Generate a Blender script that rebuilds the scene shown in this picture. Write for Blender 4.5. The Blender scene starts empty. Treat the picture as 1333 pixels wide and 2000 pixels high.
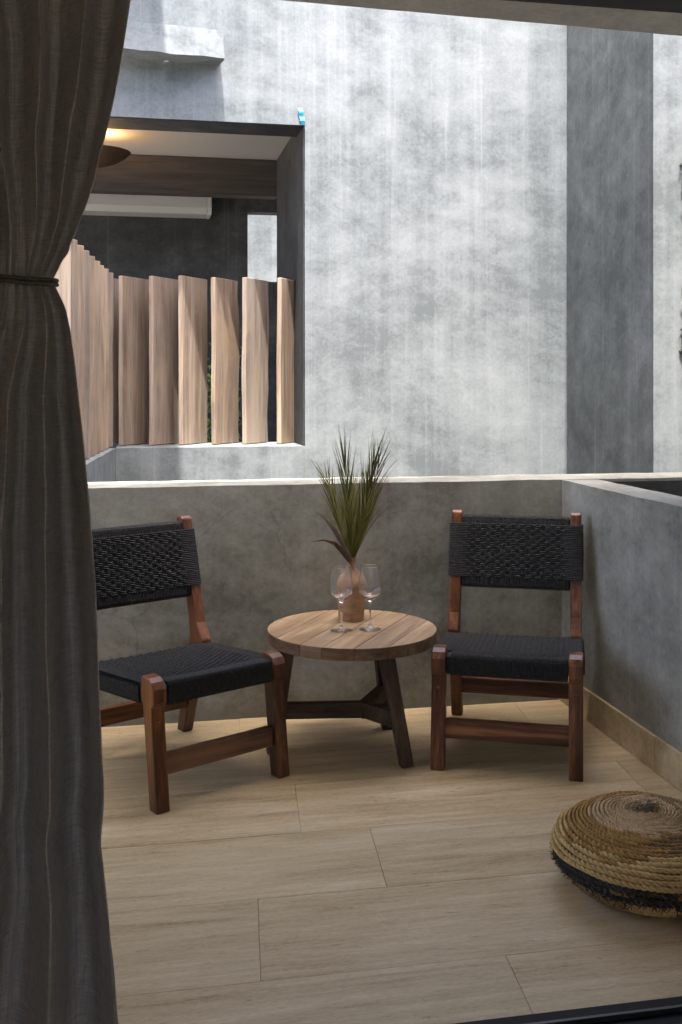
import bpy, bmesh, math, random
import numpy as np
from mathutils import Vector, noise
R = math.radians
random.seed(7)
S = bpy.context.scene
C = S.collection

# ------------------------------------------------------------------ camera, sky, sun, exposure
EYE = 1.30
YAW = 10.92
cam_d = bpy.data.cameras.new('camera')
cam_d.sensor_width = 36.0
cam_d.lens = 36.94
cam_d.shift_y = -0.125
cam_d.clip_start = 0.05
cam_d.clip_end = 600
cam = bpy.data.objects.new('camera', cam_d)
cam.location = (0, 0, EYE)
cam.rotation_euler = (R(90), 0, R(-YAW))
C.objects.link(cam)
S.camera = cam

SUN_EL, SUN_AZ = 72.0, 187.0           # compass bearing the sun stands at (0 = +Y, clockwise): behind the camera, a little left
w = bpy.data.worlds.new('World'); S.world = w; w.use_nodes = True
nt = w.node_tree
bg = nt.nodes['Background']
sky = nt.nodes.new('ShaderNodeTexSky'); sky.sky_type = 'NISHITA'; sky.sun_disc = False
sky.sun_elevation = R(SUN_EL); sky.sun_rotation = R(SUN_AZ)
sky.air_density = 0.55; sky.dust_density = 5.0; sky.ozone_density = 0.2
nt.links.new(sky.outputs[0], bg.inputs[0]); bg.inputs[1].default_value = 0.15
sd = bpy.data.lights.new('sun', 'SUN'); sd.energy = 2.0; sd.angle = R(0.53); sd.color = (1.0, 0.965, 0.91)
so = bpy.data.objects.new('sun', sd); C.objects.link(so)
az = R(SUN_AZ)
to_sun = Vector((math.sin(az) * math.cos(R(SUN_EL)), math.cos(az) * math.cos(R(SUN_EL)), math.sin(R(SUN_EL))))
so.rotation_euler = to_sun.to_track_quat('Z', 'Y').to_euler()
so.location = (0, 0, 12)
S.view_settings.view_transform = 'Standard'; S.view_settings.look = 'None'
S.view_settings.exposure = 3.05; S.view_settings.gamma = 1.0
S.view_settings.use_curve_mapping = False
S.render.engine = 'CYCLES'
S.cycles.max_bounces = 14; S.cycles.diffuse_bounces = 8; S.cycles.glossy_bounces = 4; S.cycles.transmission_bounces = 12
S.cycles.use_denoising = True
S.cycles.sample_clamp_indirect = 6.0

# ------------------------------------------------------------------ materials
def col(c): return (c[0], c[1], c[2], 1.0)
class NT:
    def __init__(s, name):
        s.m = bpy.data.materials.new(name); s.m.use_nodes = True
        s.t = s.m.node_tree; s.b = s.t.nodes['Principled BSDF']
        s.co = s.t.nodes.new('ShaderNodeTexCoord').outputs['Object']
    def n(s, typ, **kw):
        x = s.t.nodes.new('ShaderNode' + typ)
        for k, v in kw.items(): setattr(x, k, v)
        return x
    def link(s, a, b): s.t.links.new(a, b)
    def vec(s, scale=(1, 1, 1), rnd=False, src=None, loc=(0, 0, 0)):
        m = s.n('Mapping'); m.inputs['Scale'].default_value = scale; m.inputs['Location'].default_value = loc
        base = src or s.co
        if rnd:
            oi = s.n('ObjectInfo'); ad = s.n('VectorMath', operation='MULTIPLY_ADD')
            ad.inputs[1].default_value = (37, 23, 51); s.link(base, ad.inputs[2]); s.link(oi.outputs['Random'], ad.inputs[0])
            base = ad.outputs[0]
        s.link(base, m.inputs['Vector']); return m.outputs[0]
    def noise(s, v, scale=1.0, detail=4, rough=0.55, dist=0.0):
        x = s.n('TexNoise'); x.inputs['Scale'].default_value = scale; x.inputs['Detail'].default_value = detail
        x.inputs['Roughness'].default_value = rough; x.inputs['Distortion'].default_value = dist
        s.link(v, x.inputs['Vector']); return x.outputs['Fac']
    def ramp(s, f, stops):
        r = s.n('ValToRGB'); e = r.color_ramp.elements
        while len(e) < len(stops): e.new(0.5)
        for q, (p, c) in zip(e, stops):
            q.position = p; q.color = col(c) if isinstance(c, (tuple, list)) else (c, c, c, 1)
        s.link(f, r.inputs[0]); return r.outputs[0]
    def math(s, op, a, b=None, c=None):
        x = s.n('Math', operation=op)
        for i, v in enumerate((a, b, c)):
            if v is None: continue
            if isinstance(v, (int, float)): x.inputs[i].default_value = v
            else: s.link(v, x.inputs[i])
        return x.outputs[0]
    def mix(s, f, a, b, mode='MIX'):
        x = s.n('Mix', data_type='RGBA', blend_type=mode)
        for sock, v in ((x.inputs[0], f), (x.inputs[6], a), (x.inputs[7], b)):
            if isinstance(v, (int, float)): sock.default_value = v
            elif isinstance(v, tuple): sock.default_value = col(v)
            else: s.link(v, sock)
        return x.outputs[2]
    def bump(s, h, strength=0.3, dist=0.01, prev=None):
        x = s.n('Bump'); x.inputs['Strength'].default_value = strength; x.inputs['Distance'].default_value = dist
        s.link(h, x.inputs['Height'])
        if prev is not None: s.link(prev, x.inputs['Normal'])
        return x.outputs[0]
    def out(s, color, rough=0.8, normal=None, spec=0.5, **kw):
        if isinstance(color, tuple): s.b.inputs['Base Color'].default_value = col(color)
        else: s.link(color, s.b.inputs['Base Color'])
        if isinstance(rough, (int, float)): s.b.inputs['Roughness'].default_value = rough
        else: s.link(rough, s.b.inputs['Roughness'])
        s.b.inputs['Specular IOR Level'].default_value = spec
        if normal is not None: s.link(normal, s.b.inputs['Normal'])
        for k, v in kw.items(): s.b.inputs[k.replace('_', ' ')].default_value = v
        return s.m

def concrete(name, dark, mid, light, streak=0.5, trowel=0.5, bump=0.25, drip=(0.8, 0.82, 0.82), foot=None, rough=0.78, spec=0.3, cracks=0.0):
    m = NT(name)
    big = m.noise(m.vec((1, 1, 1.5)), 0.9, 6, 0.64, 0.35)
    st = m.noise(m.vec((7, 7, 0.22)), 1.0, 5, 0.65, 0.15)
    fine_st = m.noise(m.vec((38, 38, 0.5)), 1.0, 3, 0.6)
    tr = m.noise(m.vec((1.5, 1.5, 3.4)), 1.3, 7, 0.66, 0.45)
    cl = m.noise(m.vec((1, 1, 1.3)), 5.5, 6, 0.72, 0.25)
    def stroke(ang, loc):
        mp = m.n('Mapping'); mp.inputs['Rotation'].default_value = (R(ang), R(ang), 0); mp.inputs['Location'].default_value = loc; m.link(m.co, mp.inputs['Vector'])
        return m.noise(m.vec((2.2, 2.2, 17), src=mp.outputs[0]), 1.0, 7, 0.7, 0.25)
    s1, s2 = stroke(34, (1, 2, 3)), stroke(-27, (7, 1, 5))
    sel = m.ramp(m.noise(m.vec(loc=(3, 9, 4)), 1.7, 3, 0.5, 0.4), [(0.44, 0), (0.56, 1)])
    sk_ = m.mix(sel, s1, s2)
    grit = m.noise(m.vec(), 45, 6, 0.75)
    f = m.math('MULTIPLY_ADD', big, 0.9, -0.02)
    f = m.math('MULTIPLY_ADD', m.math('SUBTRACT', sk_, 0.5), trowel * 0.45, f)
    f = m.math('MULTIPLY_ADD', m.math('SUBTRACT', grit, 0.5), 0.55, f)
    f = m.math('MULTIPLY_ADD', m.math('SUBTRACT', st, 0.5), streak * 1.1, f)
    f = m.math('MULTIPLY_ADD', m.math('SUBTRACT', tr, 0.5), trowel * 0.8, f)
    f = m.math('MULTIPLY_ADD', m.math('SUBTRACT', cl, 0.5), 0.62, f)
    c = m.ramp(f, [(0.22, dark), (0.46, mid), (0.72, light)])
    dr = m.math('MULTIPLY', m.ramp(fine_st, [(0.56, 0), (0.68, 1)]), m.ramp(st, [(0.45, 0), (0.62, 1)]))
    c = m.mix(m.math('MULTIPLY', dr, streak * 0.42), c, drip)
    wp = m.n('VectorMath', operation='MULTIPLY_ADD'); nz = m.n('TexNoise'); nz.inputs['Scale'].default_value = 3.0; nz.inputs['Detail'].default_value = 4; m.link(m.co, nz.inputs['Vector'])
    wp.inputs[1].default_value = (0.28, 0.28, 0.28); m.link(nz.outputs['Color'], wp.inputs[0]); m.link(m.co, wp.inputs[2])
    vo = m.n('TexVoronoi', feature='DISTANCE_TO_EDGE'); vo.inputs['Scale'].default_value = 1.15; m.link(wp.outputs[0], vo.inputs['Vector'])
    ck = m.math('MULTIPLY', m.ramp(vo.outputs['Distance'], [(0.0, 1), (0.0032, 0)]), m.ramp(m.noise(m.vec(loc=(5, 5, 5)), 1.4, 2), [(0.52, 0), (0.60, 0.5)]))
    c = m.mix(m.math('MULTIPLY', ck, cracks), c, tuple(q * 0.45 for q in dark))
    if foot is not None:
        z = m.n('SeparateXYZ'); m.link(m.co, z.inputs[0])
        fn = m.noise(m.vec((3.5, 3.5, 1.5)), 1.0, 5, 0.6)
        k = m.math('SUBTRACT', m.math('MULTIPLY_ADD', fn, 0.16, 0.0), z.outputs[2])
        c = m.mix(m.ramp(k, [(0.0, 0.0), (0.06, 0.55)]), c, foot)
    pit = m.noise(m.vec(), 70, 3, 0.6)
    h = m.math('MULTIPLY_ADD', tr, 0.8, m.math('MULTIPLY', cl, 0.5))
    nb = m.bump(h, bump, 0.02)
    nb = m.bump(pit, bump * 0.6, 0.003, nb)
    return m.out(c, rough, nb, spec)

def wood(name, dark, mid, light, axis='z', rough=0.45, scale=1.0, spec=0.4, patches=None, rnd=True, bump=0.15, vary=0.2, crack=False):
    m = NT(name)
    k = {'x': (1.1, 17, 17), 'y': (17, 1.1, 17), 'z': (17, 17, 1.1)}[axis]
    k = tuple(q * scale for q in k)
    v = m.vec(k, rnd)
    g = m.noise(v, 1.0, 8, 0.66, 0.55)
    k2 = tuple(q * (4.5 if q > 2 * scale else 2) for q in k)
    g2 = m.noise(m.vec(k2, rnd), 1.0, 4, 0.65, 0.3)
    f = m.math('MULTIPLY_ADD', m.math('SUBTRACT', g2, 0.5), 0.45, g)
    c = m.ramp(f, [(0.3, dark), (0.5, mid), (0.7, light)])
    if crack:
        vo = m.n('TexVoronoi', feature='DISTANCE_TO_EDGE'); vo.inputs['Scale'].default_value = 1.0
        nz = m.n('TexNoise'); nz.inputs['Scale'].default_value = 14; m.link(m.co, nz.inputs['Vector']); wp = m.n('VectorMath', operation='MULTIPLY_ADD')
        wp.inputs[1].default_value = (0.05, 0.05, 0.0); m.link(nz.outputs['Color'], wp.inputs[0]); m.link(m.vec((4, 4, 4), True), wp.inputs[2]); m.link(wp.outputs[0], vo.inputs['Vector'])
        cm = m.math('MULTIPLY', m.ramp(vo.outputs['Distance'], [(0.0, 1), (0.012, 0)]), m.ramp(m.noise(m.vec((6, 6, 6), True), 1.0, 2), [(0.5, 0), (0.58, 0.85)]))
        c = m.mix(cm, c, (0.05, 0.03, 0.018))
    if patches:
        pn = m.noise(m.vec((3, 3, 3), rnd), 1.0, 4, 0.6, 0.4)
        c = m.mix(m.ramp(pn, [(0.5, 0), (0.68, 0.8)]), c, patches)
    if rnd:
        oi = m.n('ObjectInfo'); hs = m.n('HueSaturation'); m.link(c, hs.inputs['Color'])
        m.link(m.math('MULTIPLY_ADD', oi.outputs['Random'], vary, 1.0 - vary / 2), hs.inputs['Value']); m.link(m.math('MULTIPLY_ADD', m.math('FRACT', m.math('MULTIPLY', oi.outputs['Random'], 7.3)), vary, 1.0 - vary / 2), hs.inputs['Saturation'])
        c = hs.outputs[0]
    nb = m.bump(g2, bump, 0.004)
    rr = m.math('MULTIPLY_ADD', g2, 0.25, rough - 0.12)
    return m.out(c, rr, nb, spec)

M = {}
M['facade'] = concrete('sunlit_concrete', (0.092, 0.104, 0.108), (0.150, 0.166, 0.171), (0.203, 0.220, 0.225), 0.55, 0.62, 0.06, (0.275, 0.292, 0.297), cracks=0.2)
M['side'] = concrete('shaded_side_concrete', (0.058, 0.066, 0.065), (0.098, 0.110, 0.108), (0.155, 0.168, 0.165), 0.35, 0.8, 0.07, (0.36, 0.37, 0.37))  # shade of the block's left side put into a darker copy of the facade
M['loggia'] = concrete('shade_dark_concrete', (0.024, 0.025, 0.026), (0.043, 0.045, 0.046), (0.075, 0.077, 0.079), 0.4, 0.6, 0.1, (0.16, 0.16, 0.16))  # the loggia's shade put into the base colour, well below the facade's
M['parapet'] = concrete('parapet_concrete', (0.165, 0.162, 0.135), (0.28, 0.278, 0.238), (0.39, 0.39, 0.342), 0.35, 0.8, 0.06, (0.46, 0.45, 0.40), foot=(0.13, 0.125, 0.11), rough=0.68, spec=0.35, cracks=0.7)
M['slab'] = concrete('ceiling_concrete', (0.20, 0.19, 0.17), (0.27, 0.26, 0.23), (0.34, 0.33, 0.30), 0.0, 0.8, 0.1)
M['plaster'] = NT('white_plaster').out((0.38, 0.37, 0.36), 0.85)
M['room'] = NT('room_plaster').out((0.52, 0.48, 0.42), 0.9)

def travertine():
    m = NT('travertine')
    v = m.vec((1.0, 11, 11), True)
    a = m.noise(v, 1.5, 8, 0.68, 0.35)
    b = m.noise(m.vec((9, 85, 85), True), 1.0, 6, 0.75, 0.1)
    sp = m.noise(m.vec((60, 160, 160), True), 1.0, 4, 0.8)
    cl = m.noise(m.vec((1, 1.6, 1), True), 2.6, 4, 0.6, 0.5)
    f = m.math('MULTIPLY_ADD', m.math('SUBTRACT', b, 0.5), 0.38, a)
    f = m.math('MULTIPLY_ADD', m.math('SUBTRACT', cl, 0.5), 0.35, f)
    f = m.math('MULTIPLY_ADD', m.math('SUBTRACT', sp, 0.5), 0.5, f)
    c = m.ramp(f, [(0.26, (0.36, 0.25, 0.125)), (0.42, (0.52, 0.395, 0.222)), (0.58, (0.62, 0.49, 0.295)), (0.76, (0.73, 0.61, 0.41))])
    pit = m.noise(m.vec((13, 48, 48), True), 1.0, 6, 0.75)
    pm = m.ramp(pit, [(0.33, 1), (0.39, 0)])
    c = m.mix(m.math('MULTIPLY', pm, 0.55), c, (0.2, 0.15, 0.1))
    oi = m.n('ObjectInfo'); hs = m.n('HueSaturation')
    m.link(c, hs.inputs['Color']); m.link(m.math('MULTIPLY_ADD', oi.outputs['Random'], 0.09, 0.95), hs.inputs['Value'])
    h = m.math('MULTIPLY_ADD', pm, -0.8, m.math('MULTIPLY', b, 0.5))
    rr = m.math('MULTIPLY_ADD', a, 0.28, 0.26)
    return m.out(hs.outputs[0], rr, m.bump(h, 0.25, 0.003), 0.5)
M['travertine'] = travertine()
M['grout'] = NT('grout').out((0.45, 0.35, 0.23), 0.9)

teak = ((0.035, 0.014, 0.008), (0.10, 0.037, 0.017), (0.32, 0.125, 0.046))
for ax in 'xyz':
    M['teak_' + ax] = wood('teak_' + ax, *teak, axis=ax, rough=0.36, spec=0.5, patches=(0.22, 0.085, 0.035), bump=0.1)
    M['oldwood_' + ax] = wood('old_wood_' + ax, (0.040, 0.026, 0.017), (0.075, 0.050, 0.033), (0.125, 0.088, 0.060), axis=ax, rough=0.7, scale=1.3)
M['top_wood'] = wood('table_top_wood', (0.21, 0.135, 0.075), (0.36, 0.245, 0.14), (0.50, 0.365, 0.225), axis='y', rough=0.6, scale=1.2, patches=(0.27, 0.165, 0.085), bump=0.4, vary=0.14, crack=True)
M['rim_wood'] = wood('table_rim_wood', (0.09, 0.055, 0.03), (0.17, 0.105, 0.055), (0.27, 0.18, 0.10), axis='x', rough=0.7, bump=0.3)
M['slat'] = wood('slat_wood', (0.135, 0.10, 0.076), (0.23, 0.178, 0.137), (0.34, 0.275, 0.217), axis='z', rough=0.65, scale=1.1, patches=(0.29, 0.215, 0.15), bump=0.2, vary=0.3)
M['beam'] = wood('beam_wood', (0.03, 0.026, 0.024), (0.05, 0.044, 0.04), (0.075, 0.066, 0.06), axis='x', rough=0.7)

def rope_mat(name, c1, c2, rough=0.75, spec=0.3):
    m = NT(name)
    c = m.ramp(m.noise(m.vec((1, 1, 1)), 90, 4, 0.7), [(0.3, c1), (0.7, c2)])
    return m.out(c, rough, m.bump(m.noise(m.vec(), 700, 2), 0.4, 0.001), spec)
M['cord'] = rope_mat('black_cord', (0.020, 0.020, 0.020), (0.058, 0.058, 0.058), 0.8, 0.2)
M['r_beige'] = rope_mat('beige_rope', (0.40, 0.265, 0.13), (0.68, 0.50, 0.29))
M['r_brown'] = rope_mat('brown_rope', (0.25, 0.13, 0.035), (0.50, 0.30, 0.09))
M['r_dark'] = rope_mat('dark_rope', (0.17, 0.10, 0.04), (0.38, 0.25, 0.11))
M['r_straw'] = rope_mat('straw_rope', (0.42, 0.27, 0.095), (0.68, 0.50, 0.22))
M['r_black'] = rope_mat('black_rope', (0.020, 0.017, 0.014), (0.06, 0.052, 0.043))
M['r_tuft'] = rope_mat('grey_tuft', (0.13, 0.10, 0.065), (0.32, 0.26, 0.18))

def linen():
    m = NT('linen')
    a = m.noise(m.vec((330, 330, 17)), 1.0, 3, 0.75); b = m.noise(m.vec((24, 24, 360)), 1.0, 3, 0.75)
    f = m.math('ADD', m.math('MULTIPLY', a, 0.5), m.math('MULTIPLY', b, 0.5))
    c = m.ramp(f, [(0.28, (0.20, 0.195, 0.182)), (0.5, (0.38, 0.372, 0.35)), (0.72, (0.57, 0.56, 0.53))])
    nb = m.bump(f, 0.5, 0.002)
    mt = m.out(c, 0.9, nb, 0.15, Sheen_Weight=0.3, Sheen_Roughness=0.25)
    tl = m.n('BsdfTranslucent'); m.link(c, tl.inputs['Color']); m.link(nb, tl.inputs['Normal'])
    mx = m.n('MixShader'); mx.inputs[0].default_value = 0.16
    m.link(m.b.outputs[0], mx.inputs[1]); m.link(tl.outputs[0], mx.inputs[2])
    m.link(mx.outputs[0], m.t.nodes['Material Output'].inputs['Surface'])
    return mt
M['linen'] = linen()
M['tie'] = rope_mat('tie_cord', (0.05, 0.046, 0.04), (0.11, 0.10, 0.088))
M['black_metal'] = NT('black_metal').out((0.012, 0.012, 0.012), 0.6, None, 0.25)
M['bright_metal'] = NT('bright_metal').out((0.12, 0.12, 0.12), 0.4, None, 0.5, Metallic=0.9)
def clay():
    m = NT('terracotta')
    c = m.ramp(m.noise(m.vec((1, 1, 2)), 22, 5, 0.65, 0.5), [(0.3, (0.29, 0.15, 0.08)), (0.6, (0.45, 0.265, 0.15)), (0.8, (0.54, 0.35, 0.22))])
    return m.out(c, 0.7, m.bump(m.noise(m.vec((30, 30, 150)), 1.0, 3), 0.15, 0.002), 0.3)
M['clay'] = clay()
def glass():
    m = NT('clear_glass')
    tr = m.n('BsdfTransparent'); tr.inputs[0].default_value = (0.97, 0.975, 0.975, 1)
    gl = m.n('BsdfGlossy'); gl.inputs['Roughness'].default_value = 0.03; gl.inputs[0].default_value = (1, 1, 1, 1)
    lw = m.n('LayerWeight'); lw.inputs[0].default_value = 0.38
    mx = m.n('MixShader'); m.link(m.math('MULTIPLY_ADD', lw.outputs['Fresnel'], 0.75, 0.02), mx.inputs[0]); m.link(tr.outputs[0], mx.inputs[1]); m.link(gl.outputs[0], mx.inputs[2])
    m.link(mx.outputs[0], m.t.nodes['Material Output'].inputs['Surface']); return m.m
M['glass_thin'] = glass()
M['glass'] = NT('bowl_glass').out((1, 1, 1), 0.0, None, 0.5, Transmission_Weight=0.965, IOR=1.45)
def leaf_mat(name, a, b, trans=0.25):
    m = NT(name)
    c = m.ramp(m.noise(m.vec((14, 14, 5), True), 1.0, 4, 0.6), [(0.3, a), (0.7, b)])
    mt = m.out(c, 0.45, None, 0.4)
    tl = m.n('BsdfTranslucent'); m.link(c, tl.inputs['Color'])
    mx = m.n('MixShader'); mx.inputs[0].default_value = trans
    m.link(m.b.outputs[0], mx.inputs[1]); m.link(tl.outputs[0], mx.inputs[2])
    m.link(mx.outputs[0], m.t.nodes['Material Output'].inputs['Surface'])
    return mt
M['palm'] = leaf_mat('palm_green', (0.19, 0.185, 0.045), (0.42, 0.38, 0.13), 0.45)
M['palm_dark'] = leaf_mat('palm_dark_green', (0.09, 0.105, 0.032), (0.22, 0.23, 0.08), 0.4)
M['dry_leaf'] = leaf_mat('dried_leaf', (0.16, 0.11, 0.09), (0.36, 0.29, 0.23))
M['dry_red'] = leaf_mat('dried_frond', (0.10, 0.055, 0.04), (0.24, 0.14, 0.09))
M['shrub'] = leaf_mat('shrub_green', (0.05, 0.09, 0.02), (0.16, 0.24, 0.06))
M['creeper'] = leaf_mat('creeper_leaf', (0.04, 0.042, 0.03), (0.13, 0.13, 0.10))
M['stem'] = NT('stem').out((0.09, 0.06, 0.035), 0.8)
M['bronze'] = NT('bronze_shade').out((0.055, 0.032, 0.018), 0.5, None, 0.4)
M['tape'] = NT('blue_tape').out((0.03, 0.33, 0.58), 0.6)
M['white_plastic'] = NT('white_plastic').out((0.36, 0.36, 0.345), 0.45)
M['bulb'] = NT('bulb').out((1, 0.8, 0.5), 0.5, None, 0.5, Emission_Color=(1, 0.62, 0.28, 1), Emission_Strength=6.0)
def groundm():
    m = NT('courtyard_ground')
    return m.out(m.ramp(m.noise(m.vec(), 1.2, 5), [(0.3, (0.2, 0.19, 0.17)), (0.7, (0.34, 0.32, 0.28))]), 0.9)
M['ground'] = groundm()

# ------------------------------------------------------------------ geometry helpers
class MB:
    def __init__(s): s.v = []; s.f = []; s.mi = []
    def add(s, verts, faces, mi=0):
        o = len(s.v); s.v += [tuple(map(float, q)) for q in verts]; s.f += [tuple(int(i) + o for i in q) for q in faces]; s.mi += [mi] * len(faces); return s
    def box(s, x0, x1, y0, y1, z0, z1, mi=0):
        return s.add([(x0, y0, z0), (x1, y0, z0), (x1, y1, z0), (x0, y1, z0), (x0, y0, z1), (x1, y0, z1), (x1, y1, z1), (x0, y1, z1)],
                     [(0, 3, 2, 1), (4, 5, 6, 7), (0, 1, 5, 4), (1, 2, 6, 5), (2, 3, 7, 6), (3, 0, 4, 7)], mi)
    def prism_x(s, prof, x0, x1):                  # profile of (y, z), extruded along x; profile counter-clockwise seen from +x
        n = len(prof)
        v = [(x0, y, z) for y, z in prof] + [(x1, y, z) for y, z in prof]
        f = [tuple(range(n - 1, -1, -1)), tuple(range(n, 2 * n))] + [(i, (i + 1) % n, n + (i + 1) % n, n + i) for i in range(n)]
        return s.add(v, f)
    def prism_z(s, prof, z0, z1):
        n = len(prof)
        v = [(x, y, z0) for x, y in prof] + [(x, y, z1) for x, y in prof]
        f = [tuple(range(n - 1, -1, -1)), tuple(range(n, 2 * n))] + [(i, (i + 1) % n, n + (i + 1) % n, n + i) for i in range(n)]
        return s.add(v, f)
    def bar(s, a, b, w1, h1, w2=None, h2=None, up=(0, 0, 1)):
        a, b = Vector(a), Vector(b); d = (b - a).normalized(); u = Vector(up)
        if abs(d.dot(u)) > 0.95: u = Vector((0, 1, 0))
        sx = d.cross(u).normalized(); sy = sx.cross(d).normalized()
        w2 = w2 or w1; h2 = h2 or h1; v = []
        for p, w_, h_ in ((a, w1, h1), (b, w2, h2)):
            for i, j in ((-1, -1), (1, -1), (1, 1), (-1, 1)): v.append(p + sx * i * w_ / 2 + sy * j * h_ / 2)
        return s.add(v, [(0, 1, 2, 3), (7, 6, 5, 4), (0, 4, 5, 1), (1, 5, 6, 2), (2, 6, 7, 3), (3, 7, 4, 0)])
    def tube(s, path, r, n=6, mi=0, up=None, closed=False, caps=True):
        P = np.asarray(path, float); N = len(P)
        if closed: T = np.roll(P, -1, 0) - np.roll(P, 1, 0)
        else: T = np.gradient(P, axis=0)
        T /= np.linalg.norm(T, axis=1)[:, None] + 1e-12
        if up is None:
            U = np.tile(np.array([0.13, 0.21, 0.97]), (N, 1))
            k = np.abs((T * U).sum(1)) > 0.93; U[k] = (0.97, 0.13, 0.2)
        else: U = np.broadcast_to(np.asarray(up, float), (N, 3))
        A = np.cross(T, U); A /= np.linalg.norm(A, axis=1)[:, None] + 1e-12
        B = np.cross(A, T)
        rr = np.broadcast_to(np.asarray(r, float), (N,))[:, None, None]
        a = np.linspace(0, 2 * np.pi, n, endpoint=False)
        V = P[:, None, :] + rr * (np.cos(a)[None, :, None] * A[:, None, :] + np.sin(a)[None, :, None] * B[:, None, :])
        M_ = N if closed else N - 1
        i = np.arange(M_)[:, None]; j = np.arange(n)[None, :]
        i2 = (i + 1) % N; j2 = (j + 1) % n
        F = np.stack([i * n + j, i * n + j2, i2 * n + j2, i2 * n + j], -1).reshape(-1, 4)
        o = len(s.v)
        s.v += V.reshape(-1, 3).tolist(); s.f += (F + o).tolist()
        if isinstance(mi, int): s.mi += [mi] * len(F)
        else: s.mi += np.repeat(np.asarray(mi)[:M_], n).tolist()
        if caps and not closed:
            s.f += [list(range(o + n - 1, o - 1, -1)), list(range(o + (N - 1) * n, o + N * n))]; s.mi += [0, 0]
        return s
    def lathe(s, prof, n=40, cx=0, cy=0):
        k = len(prof); v = []; f = []
        for i in range(n):
            a = 2 * math.pi * i / n
            for r, z in prof: v.append((cx + r * math.cos(a), cy + r * math.sin(a), z))
        for i in range(n):
            i2 = (i + 1) % n
            for j in range(k - 1): f.append((i * k + j, i2 * k + j, i2 * k + j + 1, i * k + j + 1))
        return s.add(v, f)
    def build(s, name, mat, parent=None, smooth=False, bevel=0, seg=2, loc=None, kind=None):
        me = bpy.data.meshes.new(name); me.from_pydata(s.v, [], s.f)
        for m_ in (mat if isinstance(mat, list) else [mat]): me.materials.append(m_)
        if any(s.mi): me.polygons.foreach_set('material_index', np.asarray(s.mi, dtype=np.int32))
        if smooth: me.polygons.foreach_set('use_smooth', np.ones(len(me.polygons), dtype=bool))
        me.update()
        if smooth: me.set_sharp_from_angle(angle=R(48))
        o = bpy.data.objects.new(name, me); C.objects.link(o)
        if parent: o.parent = parent
        if loc: o.location = loc
        if bevel:
            b = o.modifiers.new('bevel', 'BEVEL'); b.width = bevel; b.segments = seg; b.limit_method = 'ANGLE'; b.angle_limit = R(35)
            b.harden_normals = False
        if kind: o['kind'] = kind
        return o

def rough_box(x0, x1, y0, y1, z0, z1, step=0.06, amp=0.003, freq=9.0, seed=0):
    """a box of small quads whose faces and edges wander a few millimetres, like hand-trowelled render"""
    bm = bmesh.new()
    def lin(a, b): return np.linspace(a, b, max(2, int(abs(b - a) / step) + 1))
    X, Y, Z = lin(x0, x1), lin(y0, y1), lin(z0, z1); idx = {}; verts = []
    def vid(p):
        k = tuple(round(q, 5) for q in p)
        if k not in idx:
            q = Vector(k); o = noise.noise_vector(q * freq + Vector((seed, seed * 2, 0)))
            o2 = noise.noise_vector(q * freq * 3.3 + Vector((seed, 5, 0)))
            idx[k] = len(verts); verts.append(q + o * amp + o2 * amp * 0.5)
        return idx[k]
    F = []
    def grid(A, B, fn, flip):
        for i in range(len(A) - 1):
            for j in range(len(B) - 1):
                q = [vid(fn(A[i], B[j])), vid(fn(A[i + 1], B[j])), vid(fn(A[i + 1], B[j + 1])), vid(fn(A[i], B[j + 1]))]
                F.append(q[::-1] if flip else q)
    grid(X, Y, lambda a, b: (a, b, z0), True); grid(X, Y, lambda a, b: (a, b, z1), False)
    grid(X, Z, lambda a, b: (a, y0, b), False); grid(X, Z, lambda a, b: (a, y1, b), True)
    grid(Y, Z, lambda a, b: (x0, a, b), True); grid(Y, Z, lambda a, b: (x1, a, b), False)
    m = MB(); m.add(verts, F); return m

def thing(name, label, cat, loc=(0, 0, 0), rz=0, group=None):
    o = bpy.data.objects.new(name, None); C.objects.link(o); o.location = loc; o.rotation_euler = (0, 0, rz)
    o.empty_display_size = 0.1
    return tag(o, label, cat, group)
def tag(o, label, cat, group=None):
    o['label'] = label; o['category'] = cat
    if group: o['group'] = group
    return o

# ------------------------------------------------------------------ ground and balcony
BACK = 4.08; RIGHT = 1.712; PAR = 0.906; DOOR = 2.05
g_ = MB(); g_.add([(-300, -300, -3.2), (300, -300, -3.2), (300, 300, -3.2), (-300, 300, -3.2)], [(0, 1, 2, 3)]).build('ground', M['ground'], kind='structure')
floor = MB().box(-1.9, RIGHT + 0.14, DOOR - 0.04, BACK + 0.1, -0.22, -0.012).build('floor', M['grout'], kind='structure')
ROW = 0.3675; y0r = 1.910
joints = [0.81, 0.279, 0.649, 0.481, 0.889, 0.37]
for r in range(6):
    ya, yb = y0r + r * ROW, y0r + (r + 1) * ROW
    ya2, yb2 = max(ya, DOOR), min(yb, BACK + 0.02)
    x = joints[r] - 1.12 * 3
    while x < RIGHT:
        xa, xb = max(x, -1.80), min(x + 1.12, RIGHT + 0.05)
        if xb - xa > 0.05:
            dz = random.uniform(-0.0006, 0.0006)
            hx, hy, k_ = (xb - xa) / 2 - 0.0004, (yb2 - ya2) / 2 - 0.0004, 0.095
            sk = lambda y_: y_ * k_
            t_ = MB().prism_z([(-hx + sk(-hy), -hy), (hx + sk(-hy), -hy), (hx + sk(hy), hy), (-hx + sk(hy), hy)], -0.012, 0.0)
            o = t_.build('tile', M['travertine'], floor, bevel=0.0008, seg=1)
            o.location = ((xa + xb) / 2, (ya2 + yb2) / 2, dz)
        x += 1.12

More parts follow.
